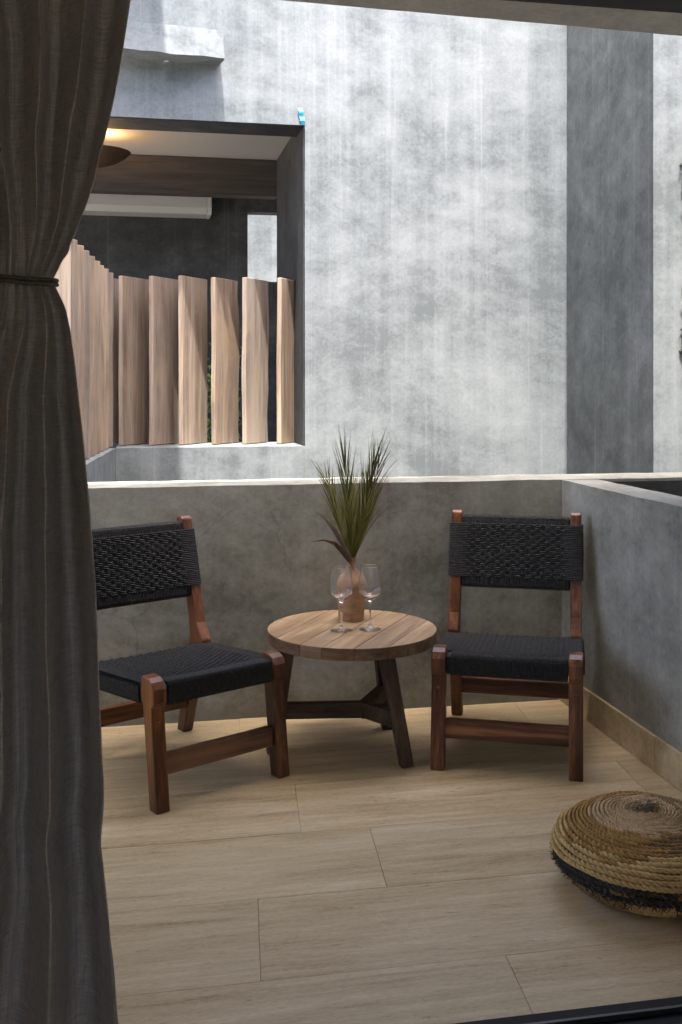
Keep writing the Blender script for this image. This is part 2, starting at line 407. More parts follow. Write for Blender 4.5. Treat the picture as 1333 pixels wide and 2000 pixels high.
p1 = rough_box(-2.4, 6.0, BACK, BACK + 0.25, -0.5, PAR, 0.07, 0.0025, seed=1).build('parapet_wall', M['parapet'], smooth=True)
tag(p1, 'long grey concrete parapet running behind the table and both chairs', 'wall')
p2 = thing('parapet_wall', 'grey concrete side parapet with stone skirting beside the right-hand chair', 'wall')
rough_box(RIGHT, RIGHT + 0.16, DOOR - 0.1, BACK - 0.003, -0.3, PAR - 0.001, 0.06, 0.0025, seed=4).build('wall', M['parapet'], p2, smooth=True)
for a, b in ((DOOR + 0.02, 3.258), (3.261, BACK - 0.004)):
    MB().box(RIGHT - 0.013, RIGHT - 0.001, -(b - a) / 2, (b - a) / 2, 0.001, 0.118).build('skirting_tile', M['travertine'], p2, bevel=0.0015, loc=(0, (a + b) / 2, 0))
lw = rough_box(-1.98, -1.84, DOOR - 0.1, BACK - 0.003, -0.3, PAR - 0.001, 0.08, 0.0025, seed=6).build('parapet_wall', M['parapet'], smooth=True)  # unseen; kept to contain the light at the balcony's left end
tag(lw, 'grey concrete side parapet out of view at the left end, kept to contain light', 'wall')
MB().box(RIGHT + 0.161, 5.99, BACK - 0.008, BACK - 0.0035, -0.03, PAR - 0.012).build('dark_sheet', M['loggia'], p1)  # thin dark sheet in front of the parapet on the neighbour's side
# neighbour balcony floor, roof slab over both
MB().box(RIGHT + 0.16, 6, DOOR - 0.04, BACK + 0.05, -0.22, -0.03).build('pavement', M['slab'], kind='structure')
CEIL = 2.55; k_ce = (CEIL - EYE) / 1.1
def edge_y(x): return 2.99 * k_ce + (x - 0.387 * k_ce) * 0.0508
cl = MB()
xs = np.linspace(-2.4, 6, 90); v = []; f = []
for i, x in enumerate(xs):
    yy = edge_y(x) + 0.004 * noise.noise(Vector((x * 9, 0, 0))) ; zz = 0.0025 * noise.noise(Vector((x * 14, 3, 0)))
    v += [(x, 1.9, CEIL), (x, yy, CEIL + zz), (x, yy + 0.006, 3.65), (x, 1.9, 3.65)]
for i in range(len(xs) - 1):
    a = i * 4; b = a + 4
    f += [(a, a + 1, b + 1, b), (a + 1, a + 2, b + 2, b + 1), (a + 2, a + 3, b + 3, b + 2), (a + 3, a, b, b + 3)]
f += [(3, 2, 1, 0), tuple(len(v) - 4 + k for k in range(4))]
cl.add(v, f).build('ceiling', M['slab'], kind='structure')

# ------------------------------------------------------------------ the room the camera stands in
rw = lambda n, *a: MB().box(*a).build(n, M['room'], kind='structure')
rw('wall_left', -2.75, -2.6, -3.4, 1.9, -0.3, 2.7); rw('wall_right', 2.4, 2.55, -3.4, 1.9, -0.3, 2.7)
MB().box(-2.75, 2.55, -3.4, 1.89, -0.25, -0.004).build('floor_room', M['travertine'], kind='structure')
MB().box(-2.75, 2.55, -3.4, 1.89, 2.62, 2.8).build('ceiling_room', M['room'], kind='structure')
wb = MB(); wb.box(-2.6, 2.4, -3.4, -3.25, -0.004, 0.9); wb.box(-2.6, 2.4, -3.4, -3.25, 2.1, 2.62)
wb.box(-2.6, -0.5, -3.4, -3.25, 0.9, 2.1); wb.box(1.1, 2.4, -3.4, -3.25, 0.9, 2.1)  # unseen window opening left in this wall to bring fill daylight into the room
wb.build('wall_back', M['room'], kind='structure')
wf = MB(); wf.box(-2.75, -1.62, 1.9, 2.0, -0.3, CEIL - 0.002); wf.box(1.62, 6.0, 1.9, 2.0, -0.3, CEIL - 0.002); wf.box(-1.62, 1.62, 1.9, 2.0, 2.2, CEIL - 0.002)
wf.build('wall_front', M['room'], kind='structure')
df = thing('sliding_door_frame', 'black metal sliding door frame with floor track at the threshold', 'door frame', (0, DOOR, 0))
tr = MB().box(-1.6, 1.6, -0.16, -0.004, -0.012, 0.006).build('track', M['black_metal'], df, bevel=0.002)
for yy, hh in ((-0.055, 0.012), (-0.115, 0.012)):
    MB().box(-1.6, 1.6, yy - 0.004, yy + 0.004, 0.006, 0.006 + hh).build('rail', M['bright_metal'], tr, bevel=0.001)
MB().box(-1.6, 1.6, -0.14, 0.0, 2.085, 2.2).build('head', M['black_metal'], df, bevel=0.002)
for xx in (-1.6, 1.55): MB().box(xx, xx + 0.05, -0.14, -0.005, 0.006, 2.084).build('jamb', M['black_metal'], df, bevel=0.002)

# ------------------------------------------------------------------ building across the courtyard
WY = 6.6; XJ = 1.04; XB = 2.81; LZ = 2.944; SILL = 0.905; TOPZ = 4.3
bld = thing('neighbouring_building', 'grey concrete building across the courtyard with a shaded loggia opening', 'building', (0, 0, 0))
rough_box(XJ, XB + 0.3, WY, WY + 0.30, -3.2, TOPZ, 0.12, 0.0012, 4, seed=2).build('wall', M['facade'], bld, smooth=True)
rough_box(-3.8, XJ, WY, WY + 0.298, LZ, TOPZ, 0.1, 0.0012, 4, seed=2).build('lintel_wall', M['facade'], bld, smooth=True)
MB().box(-3.8, -0.06, WY + 0.002, WY + 0.298, TOPZ + 0.001, 6.301).build('upper_wall', M['facade'], bld)
rough_box(-0.135, XJ, WY, WY + 0.5, -3.2, SILL, 0.08, 0.003, 6, seed=3).build('sill_wall', M['facade'], bld, smooth=True)
pb = rough_box(0.0, 4.5, -1.6, -0.004, -3.2, TOPZ, 0.1, 0.0012, 4, seed=9)
pb.v = [(x - 0.131 * min(0.0, y) * -1.0, y, z) if x < 0.3 else (x, y, z) for x, y, z in pb.v]     # side face turned a little inwards
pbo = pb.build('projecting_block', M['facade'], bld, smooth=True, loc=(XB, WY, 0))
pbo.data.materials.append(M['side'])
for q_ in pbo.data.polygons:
    if q_.normal.x < -0.8: q_.material_index = 1  # left-facing side takes the concrete with the shade in its colour
# inner side wall, ceiling, beam, back wall
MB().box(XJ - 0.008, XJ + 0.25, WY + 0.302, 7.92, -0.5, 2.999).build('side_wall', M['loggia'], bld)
MB().box(XJ - 0.008, XJ - 0.0035, WY + 0.012, WY + 0.301, SILL + 0.004, LZ - 0.006).build('reveal_shade', M['loggia'], bld)  # thin dark sheet over the wall's end, its colour standing for the shade
MB().box(-3.8, XJ - 0.0035, WY + 0.012, WY + 0.301, LZ - 0.0058, LZ - 0.0044).build('soffit_shade', M['loggia'], bld)  # likewise under the lintel: shade given as a thin dark sheet
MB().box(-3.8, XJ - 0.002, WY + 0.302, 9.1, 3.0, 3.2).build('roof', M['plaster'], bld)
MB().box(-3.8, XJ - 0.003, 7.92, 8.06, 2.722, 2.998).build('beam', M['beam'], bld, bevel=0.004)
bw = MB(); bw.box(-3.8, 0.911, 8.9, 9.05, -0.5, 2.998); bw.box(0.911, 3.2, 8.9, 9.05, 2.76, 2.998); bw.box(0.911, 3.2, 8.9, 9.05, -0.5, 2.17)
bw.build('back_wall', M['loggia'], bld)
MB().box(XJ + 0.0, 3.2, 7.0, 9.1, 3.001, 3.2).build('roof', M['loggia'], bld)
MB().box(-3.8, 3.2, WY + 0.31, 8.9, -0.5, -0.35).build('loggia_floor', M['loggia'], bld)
rough_box(-0.5, 4.5, 10.6, 10.8, -3.2, 5.0, 0.2, 0.0012, 4, seed=5).build('rear_wall', M['facade'], bld, smooth=True)
# return low wall running towards the camera at a slight angle
rt = rough_box(-0.35, 0.0, -2.05, -0.002, -4.1, 0.0, 0.08, 0.003, 6, seed=8).build('return_wall', M['facade'], bld, smooth=True)
rt.location = (-0.135, WY + 0.03, SILL); rt.rotation_euler = (0, 0, R(-5.0))
# projecting ledge, turned a little so that its right end recedes
lgm = rough_box(-2.6, 0.0, 0.0, 0.17, 0.0, 0.178, 0.03, 0.006, 9, seed=11)
lgm.v = [(x, y + 0.030 * max(0.0, z) / 0.178 * (1 - y / 0.17), z) for x, y, z in lgm.v]      # its face leans back towards the top
lg = lgm.build('ledge', M['facade'], bld, smooth=True)
lg.location = (0.515, 6.42, 3.285); lg.rotation_euler = (0, 0, R(7.0))
# high roof over the left half of the courtyard (casts the broad shade)
MB().box(-6.0, 0.035, 3.6, 9.0, 6.302, 6.5).build('upper_roof', M['slab'], bld)

# vertical board screens
def slat_mesh(w_, h_, th, wav, seed):
    rnd = random.Random(seed); n = 12; m = MB(); v = []
    for i in range(n + 1):
        z = h_ * i / n
        e0 = wav * 0.25 * noise.noise(Vector((z * 3, seed * 3.1, 0))); e1 = wav * noise.noise(Vector((z * 4.5, seed * 1.7, 2)))
        bow = 0.006 * noise.noise(Vector((z * 1.5, seed, 7)))
        v += [(e0, -th / 2 + bow, z), (w_ + e1, -th / 2 + bow, z), (w_ + e1, th / 2 + bow, z), (e0, th / 2 + bow, z)]
    f = [(3, 2, 1, 0), tuple(n * 4 + k for k in range(4))]
    for i in range(n):
        a = i * 4; b = a + 4
        for k in range(4): f.append((a + k, a + (k + 1) % 4, b + (k + 1) % 4, b + k))
    return m.add(v, f)
FH = 1.085; PHI = 54
sc1 = thing('board_screen', 'row of upright turned wooden boards standing in the loggia opening', 'screen', (0, 6.83, SILL + 0.004))
def near_x(px):
    u = (px - 666.5) / 2052.0; return 6.83 * (math.sin(R(YAW)) + u * math.cos(R(YAW))) / (math.cos(R(YAW)) - u * math.sin(R(YAW)))
for i, x in enumerate([near_x(q_) for q_ in (172, 236, 295, 353, 417, 477, 545)]):
    wd = 0.30 if i < 6 else 0.26
    o = slat_mesh(wd, FH + random.uniform(-0.006, 0.006), 0.032, [0.006, 0.006, 0.006, 0.01, 0.035, 0.03, 0.004][i], i + 3).build('slat', M['slat'], sc1, bevel=0.003, seg=1)
    o.location = (x, 0, 0); o.rotation_euler = (0, 0, R(PHI if i < 6 else 60))
sc2 = thing('board_screen', 'row of pale wooden boards stepping nearer beside the curtain', 'screen', (-0.16, 6.62, SILL + 0.004), R(-5.0))
for i in range(9):
    o = slat_mesh(0.24, FH + random.uniform(-0.004, 0.004), 0.032, 0.005, i + 20).build('slat', M['slat'], sc2, bevel=0.003, seg=1)
    o.location = (-0.16, -0.10 - i * 0.215, 0.0); o.rotation_euler = (0, 0, R(52))

# lamp, air conditioner, tape
lamp = thing('ceiling_lamp', 'brown bowl lamp glowing warmly under the loggia ceiling', 'lamp', (-0.27, 7.3, 2.86))
prof = [(0.001, -0.085), (0.07, -0.078), (0.13, -0.055), (0.19, -0.02), (0.222, 0.012), (0.218, 0.014), (0.185, -0.012), (0.125, -0.046), (0.065, -0.068), (0.001, -0.075)]
MB().lathe(prof, 48).build('shade', M['bronze'], lamp, smooth=True)
MB().tube([(0, 0, -0.08), (0, 0, 0.139)], 0.008, 8).build('stem', M['bronze'], lamp)
bl = MB().lathe([(0.001, -0.035), (0.02, -0.028), (0.028, -0.01), (0.02, 0.012), (0.001, 0.02)], 16).build('bulb', M['bulb'], lamp, smooth=True)
pl = bpy.data.lights.new('lamp_light', 'POINT'); pl.energy = 0.8; pl.color = (1.0, 0.58, 0.26); pl.shadow_soft_size = 0.03
po = bpy.data.objects.new('lamp_light', pl); C.objects.link(po); po.parent = lamp; po.location = (0.04, 0, 0.03)
ac = thing('air_conditioner', 'long white wall unit high on the dark loggia wall', 'air conditioner', (0, 8.64, 2.69))
MB().prism_x([(0.03, 0), (0.256, 0), (0.256, 0.28), (0.02, 0.28), (0.0, 0.25), (0.0, 0.05)], -0.62, 0.555).build('body', M['white_plastic'], ac, bevel=0.006)
MB().prism_x([(0.03, -0.004), (0.256, -0.004), (0.256, 0.284), (0.016, 0.284), (-0.005, 0.25), (-0.005, 0.05)], 0.556, 0.59).build('end_cap', M['white_plastic'], ac, bevel=0.008)
tp = MB(); v = []; n = 9
for i in range(n + 1):
    z = 0.105 * i / n; dx = -0.018 * (i / n) + 0.003 * math.sin(i * 2.1); wv = 0.014 + 0.002 * math.sin(i * 3.7); yb_ = -0.008 - 0.010 * math.sin(i * 0.7) ** 2
    v += [(dx - wv, yb_, z), (dx + wv, yb_, z), (dx + wv, yb_ + 0.002, z), (dx - wv, yb_ + 0.002, z)]
f = [(3, 2, 1, 0), tuple(n * 4 + k for k in range(4))]
for i in range(n):
    a = i * 4; b = a + 4
    for k in range(4): f.append((a + k, a + (k + 1) % 4, b + (k + 1) % 4, b + k))
tag(tp.add(v, f).build('tape_strip', M['tape'], loc=(1.025, WY - 0.003, LZ + 0.0)), 'small strip of blue tape above the loggia corner', 'tape')

# foliage: shrub seen through the boards, creeper at the block's edge
def leaf_cloud(n, fn, size, seed, asp=0.45):
    rnd = random.Random(seed); m = MB()
    for _ in range(n):
        p = Vector(fn(rnd)); d = Vector((rnd.uniform(-1, 1), rnd.uniform(-1, 1), rnd.uniform(-0.6, 1))).normalized()
        s_ = d.cross(Vector((rnd.uniform(-1, 1), rnd.uniform(-1, 1), rnd.uniform(-1, 1)))).normalized(); L = size * rnd.uniform(0.6, 1.3)
        q = d.cross(s_) * L * 0.12
        m.add([p, p + d * L * 0.5 + s_ * L * asp * 0.5 + q, p + d * L, p + d * L * 0.5 - s_ * L * asp * 0.5 + q], [(0, 1, 2), (0, 2, 3)])
    return m
sh = thing('shrub', 'bright green leafy shrub glimpsed between the wooden boards', 'shrub', (0.36, 8.2, -0.35))
leaf_cloud(1500, lambda r: (r.gauss(0, 0.24), r.gauss(0, 0.2), 1.15 + r.gauss(0, 0.30)), 0.07, 3).build('crown', M['shrub'], sh)
st_ = MB()
for k in range(5):
    a = k * 1.3; st_.tube([(0.02 * math.cos(a), 0.02 * math.sin(a), 0), (0.06 * math.cos(a), 0.06 * math.sin(a), 0.5), (0.14 * math.cos(a), 0.14 * math.sin(a), 1.2)], [0.012, 0.009, 0.004], 6)
st_.build('trunk', M['stem'], sh)
cr = thing('creeper', 'thin dark creeper climbing the pale block at the right edge', 'plant', (2.765, 5.0, 0))
def crp(r):
    z = r.uniform(0.4, 2.5); return (0.012 * math.sin(z * 7) + abs(r.gauss(0, 0.03)) + 0.01 * r.random(), -0.012 - abs(r.gauss(0, 0.012)), z)
leaf_cloud(700, crp, 0.026, 9, 0.6).build('foliage', M['creeper'], cr)
MB().tube([(0.03 + 0.012 * math.sin(z * 7), -0.008, z) for z in np.linspace(-3.19, 2.6, 60)], 0.006, 6).build('stem', M['stem'], cr)

# ------------------------------------------------------------------ chairs
def sweep_weave(N, mk, r, n=5):
    m = MB()
    for i in range(N): m.tube(mk(i), r, n)
    return m
ZF, ZB = 0.383, 0.352      # seat surface height front, back
def seat_z(y): return ZF + (ZB - ZF) * (y + 0.27) / 0.44
def post_front(z): return 0.19 + (z - 0.425) * 0.2533
def make_chair(label):
    t = thing('chair', label, 'chair', group='black corded wooden chairs')
    W = 0.228; hw = 0.0235
    for sx in (-1, 1):
        x = sx * W
        # front leg: raked, with a rounded head block
        pf = [(-0.325, 0.0), (-0.278, 0.0), (-0.236, 0.318), (-0.228, 0.322), (-0.222, 0.352), (-0.224, 0.394), (-0.232, 0.403), (-0.268, 0.400), (-0.288, 0.390), (-0.302, 0.370), (-0.305, 0.330), (-0.298, 0.316), (-0.289, 0.312)]
        fl = MB().prism_x(pf, x - hw, x + hw).build('leg', M['teak_z'], t, bevel=0.006, seg=3)
        dw = MB().lathe([(0.0055, 0.0), (0.0055, 0.0022), (0.004, 0.003), (0.0005, 0.003)], 14).build('dowel_plug', M['teak_x'], fl, smooth=True)
        dw.location = (x, -0.2935, 0.272); dw.rotation_euler = (R(96.5), 0, 0)
        # rear leg and back post in one bent piece
        pr = [(0.276, 0.0), (0.324, 0.0), (0.243, 0.33), (0.234, 0.37), (0.239, 0.43), (0.331, 0.792), (0.322, 0.803), (0.296, 0.806), (0.283, 0.796), (0.187, 0.424), (0.148, 0.366), (0.150, 0.33), (0.185, 0.295)]
        MB().prism_x(pr, x - 0.021, x + 0.021).build('leg', M['teak_z'], t, bevel=0.005, seg=3)
        MB().bar((x, -0.235, 0.338), (x, 0.17, 0.315), 0.036, 0.055).build('side_rail', M['cord'], t, bevel=0.004)
    # stretchers
    MB().bar((-W + hw - 0.004, -0.279, 0.132), (W - hw + 0.004, -0.279, 0.132), 0.026, 0.066).build('stretcher', M['teak_x'], t, bevel=0.004)
    MB().bar((-W + 0.019, 0.268, 0.128), (W - 0.019, 0.268, 0.128), 0.024, 0.062).build('stretcher', M['teak_x'], t, bevel=0.004)
    # seat: hidden core, crosswise cords, lengthwise bands, wrapped front rail
    rp = 0.0033; xo = W + 0.026
    core = MB(); core.add([(-xo + .008, -0.225, seat_z(-.225) - .007), (xo - .008, -0.225, seat_z(-.225) - .007), (xo - .008, 0.178, seat_z(.178) - .007), (-xo + .008, 0.178, seat_z(.178) - .007),
                           (-xo + .008, -0.225, seat_z(-.225) - .062), (xo - .008, -0.225, seat_z(-.225) - .062), (xo - .008, 0.178, seat_z(.178) - .062), (-xo + .008, 0.178, seat_z(.178) - .062)],
                          [(0, 1, 2, 3), (7, 6, 5, 4), (0, 4, 5, 1), (1, 5, 6, 2), (2, 6, 7, 3), (3, 7, 4, 0)])
    core.box(-W + hw + .002, W - hw - .002, -0.282, -0.22, 0.315, 0.376)
    seat = core.build('seat', M['cord'], t, bevel=0.004)
    BAND = 0.0190
    def cross(i):
        y = -0.213 + i * 0.0067; zc = seat_z(y); par = (i // 2) % 2; P = []
        P += [(-xo + 0.03, y, zc - 0.066), (-xo + .006, y, zc - 0.064), (-xo, y, zc - 0.055), (-xo, y, zc - 0.012), (-xo + 0.005, y, zc - 0.002)]
        xs_ = np.arange(-xo + 0.014, xo - 0.012, BAND / 4)
        for x in xs_:
            fade = min(1, max(0, (0.212 - abs(x)) / 0.02)); P.append((x, y, zc + 0.0030 * fade * (1 if par else -1) * math.sin(math.pi * x / BAND) - 0.012 * (1 - (x / xo) ** 2) * 0.5))
        P += [(xo - 0.005, y, zc - 0.002), (xo, y, zc - 0.012), (xo, y, zc - 0.055), (xo - .006, y, zc - 0.064), (xo - 0.03, y, zc - 0.066)]
        return P
    cw = MB()
    for i in range(59): cw.tube(cross(i), rp, 5)
    cw.build('seat_cord', M['cord'], seat, smooth=True)['kind'] = 'stuff'
    lw_ = MB(); nb = int(0.404 / BAND)
    for k in range(-(nb // 2), nb // 2 + 1):
        for dx in (-0.0062, 0.0, 0.0062):
            x = k * BAND + BAND / 2 + dx
            if abs(x) > 0.203: continue
            P = [(x, -0.270, 0.312), (x, -0.284, 0.314), (x, -0.288, 0.322), (x, -0.288, 0.372), (x, -0.282, 0.380)]
            for j in range(0, 131):
                y = -0.274 + j * 0.0035
                ph = math.pi * (y + 0.213) / 0.0134
                amp = 0.0025 if y > -0.215 and y < 0.175 else 0
                P.append((x, y, seat_z(y) - 0.0005 + amp * math.sin(ph) * (1 if k % 2 else -1) - 0.012 * (1 - (x / xo) ** 2) * 0.5 * min(1, max(0, (y + 0.27) / 0.06))))
            P += [(x, 0.187, ZB - 0.012), (x, 0.187, ZB - 0.06)]
            lw_.tube(P, 0.0029, 4)
    lw_.build('seat_cord', M['cord'], seat, smooth=True)['kind'] = 'stuff'
    # backrest
    def py(z, d): return post_front(z) + d
    back = MB()
    for zc in (0.767, 0.535):
        back.bar((-W + 0.02, py(zc, 0.022), zc), (W - 0.02, py(zc, 0.022), zc), 0.024, 0.030)
    back.add([(-W + .02, py(.545, .010), .545), (W - .02, py(.545, .010), .545), (W - .02, py(.757, .010), .757), (-W + .02, py(.757, .010), .757),
              (-W + .02, py(.545, .016), .545), (W - .02, py(.545, .016), .545), (W - .02, py(.757, .016), .757), (-W + .02, py(.757, .016), .757)],
             [(0, 1, 2, 3), (7, 6, 5, 4), (0, 4, 5, 1), (1, 5, 6, 2), (2, 6, 7, 3), (3, 7, 4, 0)])
    backrest = back.build('backrest', M['cord'], t, bevel=0.004)
    hz = MB(); xo2 = W + 0.025
    for i in range(31):
        z = 0.560 + i * 0.0065; y = post_front(z); par = (i // 2) % 2
        P = [(-xo2 + 0.012, y + 0.056, z), (-xo2, y + 0.046, z), (-xo2, y + 0.004, z), (-xo2 + 0.006, y - 0.005, z), (-W + 0.018, y - 0.005, z)]
        for x in np.arange(-W + 0.03, W - 0.028, 0.0190 / 4):
            fade = min(1, (W - 0.024 - abs(x)) / 0.03)
            P.append((x, y - 0.005 + 0.008 * fade + 0.0027 * fade * math.sin(math.pi * x / 0.0190) * (1 if par else -1), z))
        P += [(W - 0.018, y - 0.005, z), (xo2 - 0.006, y - 0.005, z), (xo2, y + 0.004, z), (xo2, y + 0.046, z), (xo2 - 0.012, y + 0.056, z)]
        hz.tube(P, 0.0033, 5)
    hz.build('backrest_cord', M['cord'], backrest, smooth=True)['kind'] = 'stuff'
    vt = MB()
    for k in range(-11, 12):
        for dx in (-0.0062, 0.0, 0.0062):
            x = k * 0.0190 + 0.0095 + dx
            if abs(x) > W - 0.024: continue
            P = [(x, py(.519, .036), .519), (x, py(.517, .022), .5165), (x, py(.52, .008), .522)]
            for j in range(71):
                z = 0.53 + j * 0.0034
                amp = 0.0026 if 0.556 < z < 0.757 else 0
                P.append((x, py(z, 0.0045) - amp * math.sin(math.pi * (z - 0.560) / 0.0130) * (1 if k % 2 else -1), z))
            P += [(x, py(.781, .010), .781), (x, py(.785, .022), .7855), (x, py(.783, .036), .782)]
            vt.tube(P, 0.0029, 4)
    vt.build('backrest_cord', M['cord'], backrest, smooth=True)['kind'] = 'stuff'
    return t
def copy_tree(o, parent=None):
    c = o.copy(); C.objects.link(c); c.parent = parent
    for ch in list(o.children): copy_tree(ch, c)
    return c
ch1 = make_chair('black corded wooden chair in the corner right of the table, fully in view')
ch2 = copy_tree(ch1)
ch1.location = (1.325, 3.615, 0.0); ch1.rotation_euler = (0, 0, R(-23.5))
ch2['label'] = 'black corded wooden chair left of the table, partly hidden by the curtain'
ch2.location = (0.118, 3.618, 0.0); ch2.rotation_euler = (0, 0, R(29.0))

# ------------------------------------------------------------------ table
TX, TY, TZ, TR = 0.750, 3.680, 0.430, 0.302
tb = thing('side_table', 'round rustic wooden table with three dark splayed legs between the chairs', 'table', (TX, TY, 0))
GR = R(-33)             # direction of the planks
edges = [-0.302, -0.185, -0.072, 0.012, 0.118, 0.214, 0.302]
for k in range(len(edges) - 1):
    a, b = edges[k] + 0.0004, edges[k + 1] - 0.0004
    pts = []; n = 14
    def yy(x): return math.sqrt(max(0, TR ** 2 - x * x))
    xs_ = [a + (b - a) * i / n for i in range(n + 1)]
    low = [(x, -yy(x) * (1 + 0.006 * noise.noise(Vector((x * 14, k, 0))))) for x in xs_]; up = [(x, yy(x)) for x in reversed(xs_)]
    prof = [q for i, q in enumerate(low + up) if i == 0 or (abs(q[0] - (low + up)[i - 1][0]) + abs(q[1] - (low + up)[i - 1][1]) > 1e-5)]
    if len(prof) > 2 and abs(prof[0][0] - prof[-1][0]) + abs(prof[0][1] - prof[-1][1]) < 1e-5: prof.pop()
    m_ = MB().prism_z(prof, -0.042, random.uniform(-0.0007, 0.0007))
    m_.mi = [1, 0] + [1] * (len(m_.f) - 2)
    o = m_.build('plank', [M['top_wood'], M['rim_wood']], tb, bevel=0.003, seg=2); o.location = (0, 0, TZ); o.rotation_euler = (0, 0, GR)
legs = [((-0.235, -0.01), (-0.285, 0.0)), ((0.085, -0.150), (0.146, -0.214)), ((0.125, 0.105), (0.175, 0.185))]
for (ax_, ay_), (bx_, by_) in legs:
    MB().bar((ax_, ay_, TZ - 0.043), (bx_, by_, 0.0), 0.052, 0.052, 0.044, 0.044).build('leg', M['oldwood_z'], tb, bevel=0.004)
hub = Vector((0.034, -0.045, 0.150))
for i, ((ax_, ay_), (bx_, by_)) in enumerate(legs):
    q = 1 - 0.150 / (TZ - 0.043); p = Vector((ax_ + (bx_ - ax_) * q, ay_ + (by_ - ay_) * q, 0.150))
    d = (p - hub).normalized()
    MB().bar(hub + d * 0.004 + Vector((0, 0, 0.001 * i)), p - d * 0.018 + Vector((0, 0, 0.001 * i)), 0.036, 0.054).build('stretcher', M['oldwood_x'], tb, bevel=0.003)
MB().prism_z([(hub.x + 0.016 * math.cos(R(a)), hub.y + 0.016 * math.sin(R(a))) for a in range(0, 360, 60)], 0.119, 0.180).build('hub', M['oldwood_x'], tb, bevel=0.003)

# ------------------------------------------------------------------ vase, leaves, glasses
VX, VY = 0.772, 3.800
vp = [(0.001, 0), (0.044, 0), (0.047, 0.004), (0.0495, 0.05), (0.0545, 0.10), (0.0575, 0.122), (0.056, 0.138), (0.048, 0.156), (0.034, 0.171), (0.022, 0.182), (0.0165, 0.192), (0.0155, 0.205), (0.0158, 0.226), (0.0172, 0.232), (0.0150, 0.233), (0.0125, 0.228), (0.012, 0.2), (0.001, 0.19)]
tag(MB().lathe(vp, 48).build('vase', M['clay'], smooth=True, loc=(VX, VY, TZ + 0.0012)), 'slender-necked terracotta bottle vase at the back of the round table', 'vase')
pm_ = thing('palm_leaves', 'spray of green palm leaves standing in the terracotta vase', 'plant', (VX, VY, TZ + 0.215))
def blade(m, pts, wd, up=None):
    """flat tapering leaf strip with a shallow fold"""
    P = [Vector(p) for p in pts]; n = len(P); v = []; f = []
    for i, p in enumerate(P):
        d = (P[min(i + 1, n - 1)] - P[max(i - 1, 0)]).normalized()
        sd_ = d.cross(up or Vector((0.2, -1, 0.15))).normalized(); t_ = i / (n - 1)
        wv = wd * (0.55 + 0.45 * math.sin(math.pi * min(1, t_ * 1.25 + 0.1))) * (1 - t_ ** 3) + 0.0002
        nn = sd_.cross(d) * wv * 0.25
        v += [p - sd_ * wv / 2 + nn, p - nn, p + sd_ * wv / 2 + nn]
    for i in range(n - 1):
        a = i * 3; b = a + 3; f += [(a, a + 1, b + 1, b), (a + 1, a + 2, b + 2, b + 1)]
    m.add(v, f)
rl = random.Random(21)
def arc(base, d, L, droop, n=9, twist=0.0):
    p = Vector(base); d = Vector(d).normalized(); out = [p.copy()]
    for i in range(n - 1):
        d = (d + Vector((twist * 0.05, 0, -droop * (i / n) ** 1.5 * 0.22))).normalized(); p = p + d * (L / (n - 1)); out.append(p.copy())
    return out
fronds = [  # tip direction (x, y), length, material, lean of leaflets
    ((-0.035, -0.02), 0.55, 'palm_dark', 17), ((0.075, -0.05), 0.56, 'palm_dark', 18), ((0.02, 0.04), 0.40, 'palm', 15),
    ((-0.11, 0.0), 0.46, 'palm', 15), ((0.085, 0.02), 0.44, 'palm', 15), ((-0.04, -0.08), 0.35, 'palm', 13), ((0.105, -0.02), 0.54, 'dry_red', 11), ((0.08, -0.07), 0.32, 'palm', 13)]
for k, ((tx, ty), L, mt, nl) in enumerate(fronds):
    m = MB(); sx_ = 0.004 * math.cos(k); sy_ = 0.004 * math.sin(k)
    sp = arc((sx_, sy_, -0.03), (tx, ty, 0.42), L * 0.72, 0.05)
    m.tube([tuple(q) for q in sp], np.linspace(0.0022, 0.0008, len(sp)), 5)
    for j in range(nl):
        q = 0.22 + 0.78 * j / (nl - 1); i = min(len(sp) - 2, int(q * (len(sp) - 1))); fr = q * (len(sp) - 1) - i
        b = sp[i].lerp(sp[i + 1], fr); d = (sp[i + 1] - sp[i]).normalized()
        for sgn in (-1, 1):
            side = Vector((sgn, rl.uniform(-0.5, 0.5), 0))
            dd = d + side * rl.uniform(0.10, 0.34) * (0.7 if mt == 'palm_dark' else 1)
            blade(m, arc(b, dd, L * rl.uniform(0.30, 0.52) * (1.1 - 0.45 * q), rl.uniform(0.1, 1.1) * (2.2 if mt == 'dry_red' else 1), 7), rl.uniform(0.0030, 0.0046))
    m.build('frond', M[mt], pm_)
for pts, wd, mt in (([(0, -0.012, 0.0), (-0.03, -0.03, 0.05), (-0.075, -0.05, 0.125), (-0.115, -0.055, 0.175), (-0.15, -0.055, 0.196)], 0.020, 'dry_leaf'),
                    ([(0, -0.012, -0.01), (-0.035, -0.026, 0.035), (-0.07, -0.036, 0.074), (-0.11, -0.04, 0.088), (-0.16, -0.04, 0.083)], 0.018, 'dry_red')):
    P = []
    for i in range(len(pts) - 1):
        for q in (0, 0.33, 0.66): P.append(Vector(pts[i]).lerp(Vector(pts[i + 1]), q))
    P.append(Vector(pts[-1])); m = MB(); blade(m, P, wd); m.build('leaf', M[mt], pm_, smooth=True)
loose = MB()
for k in range(46):
    a = rl.uniform(-1, 1); blade(loose, arc((rl.uniform(-.005, .005), rl.uniform(-.005, .005), 0.0), (a * 0.16 + 0.02, rl.uniform(-0.12, 0.06), 0.42), rl.uniform(0.22, 0.40), rl.uniform(0, 0.5), 9), rl.uniform(0.0028, 0.0042))
loose.build('frond', M['palm'], pm_)

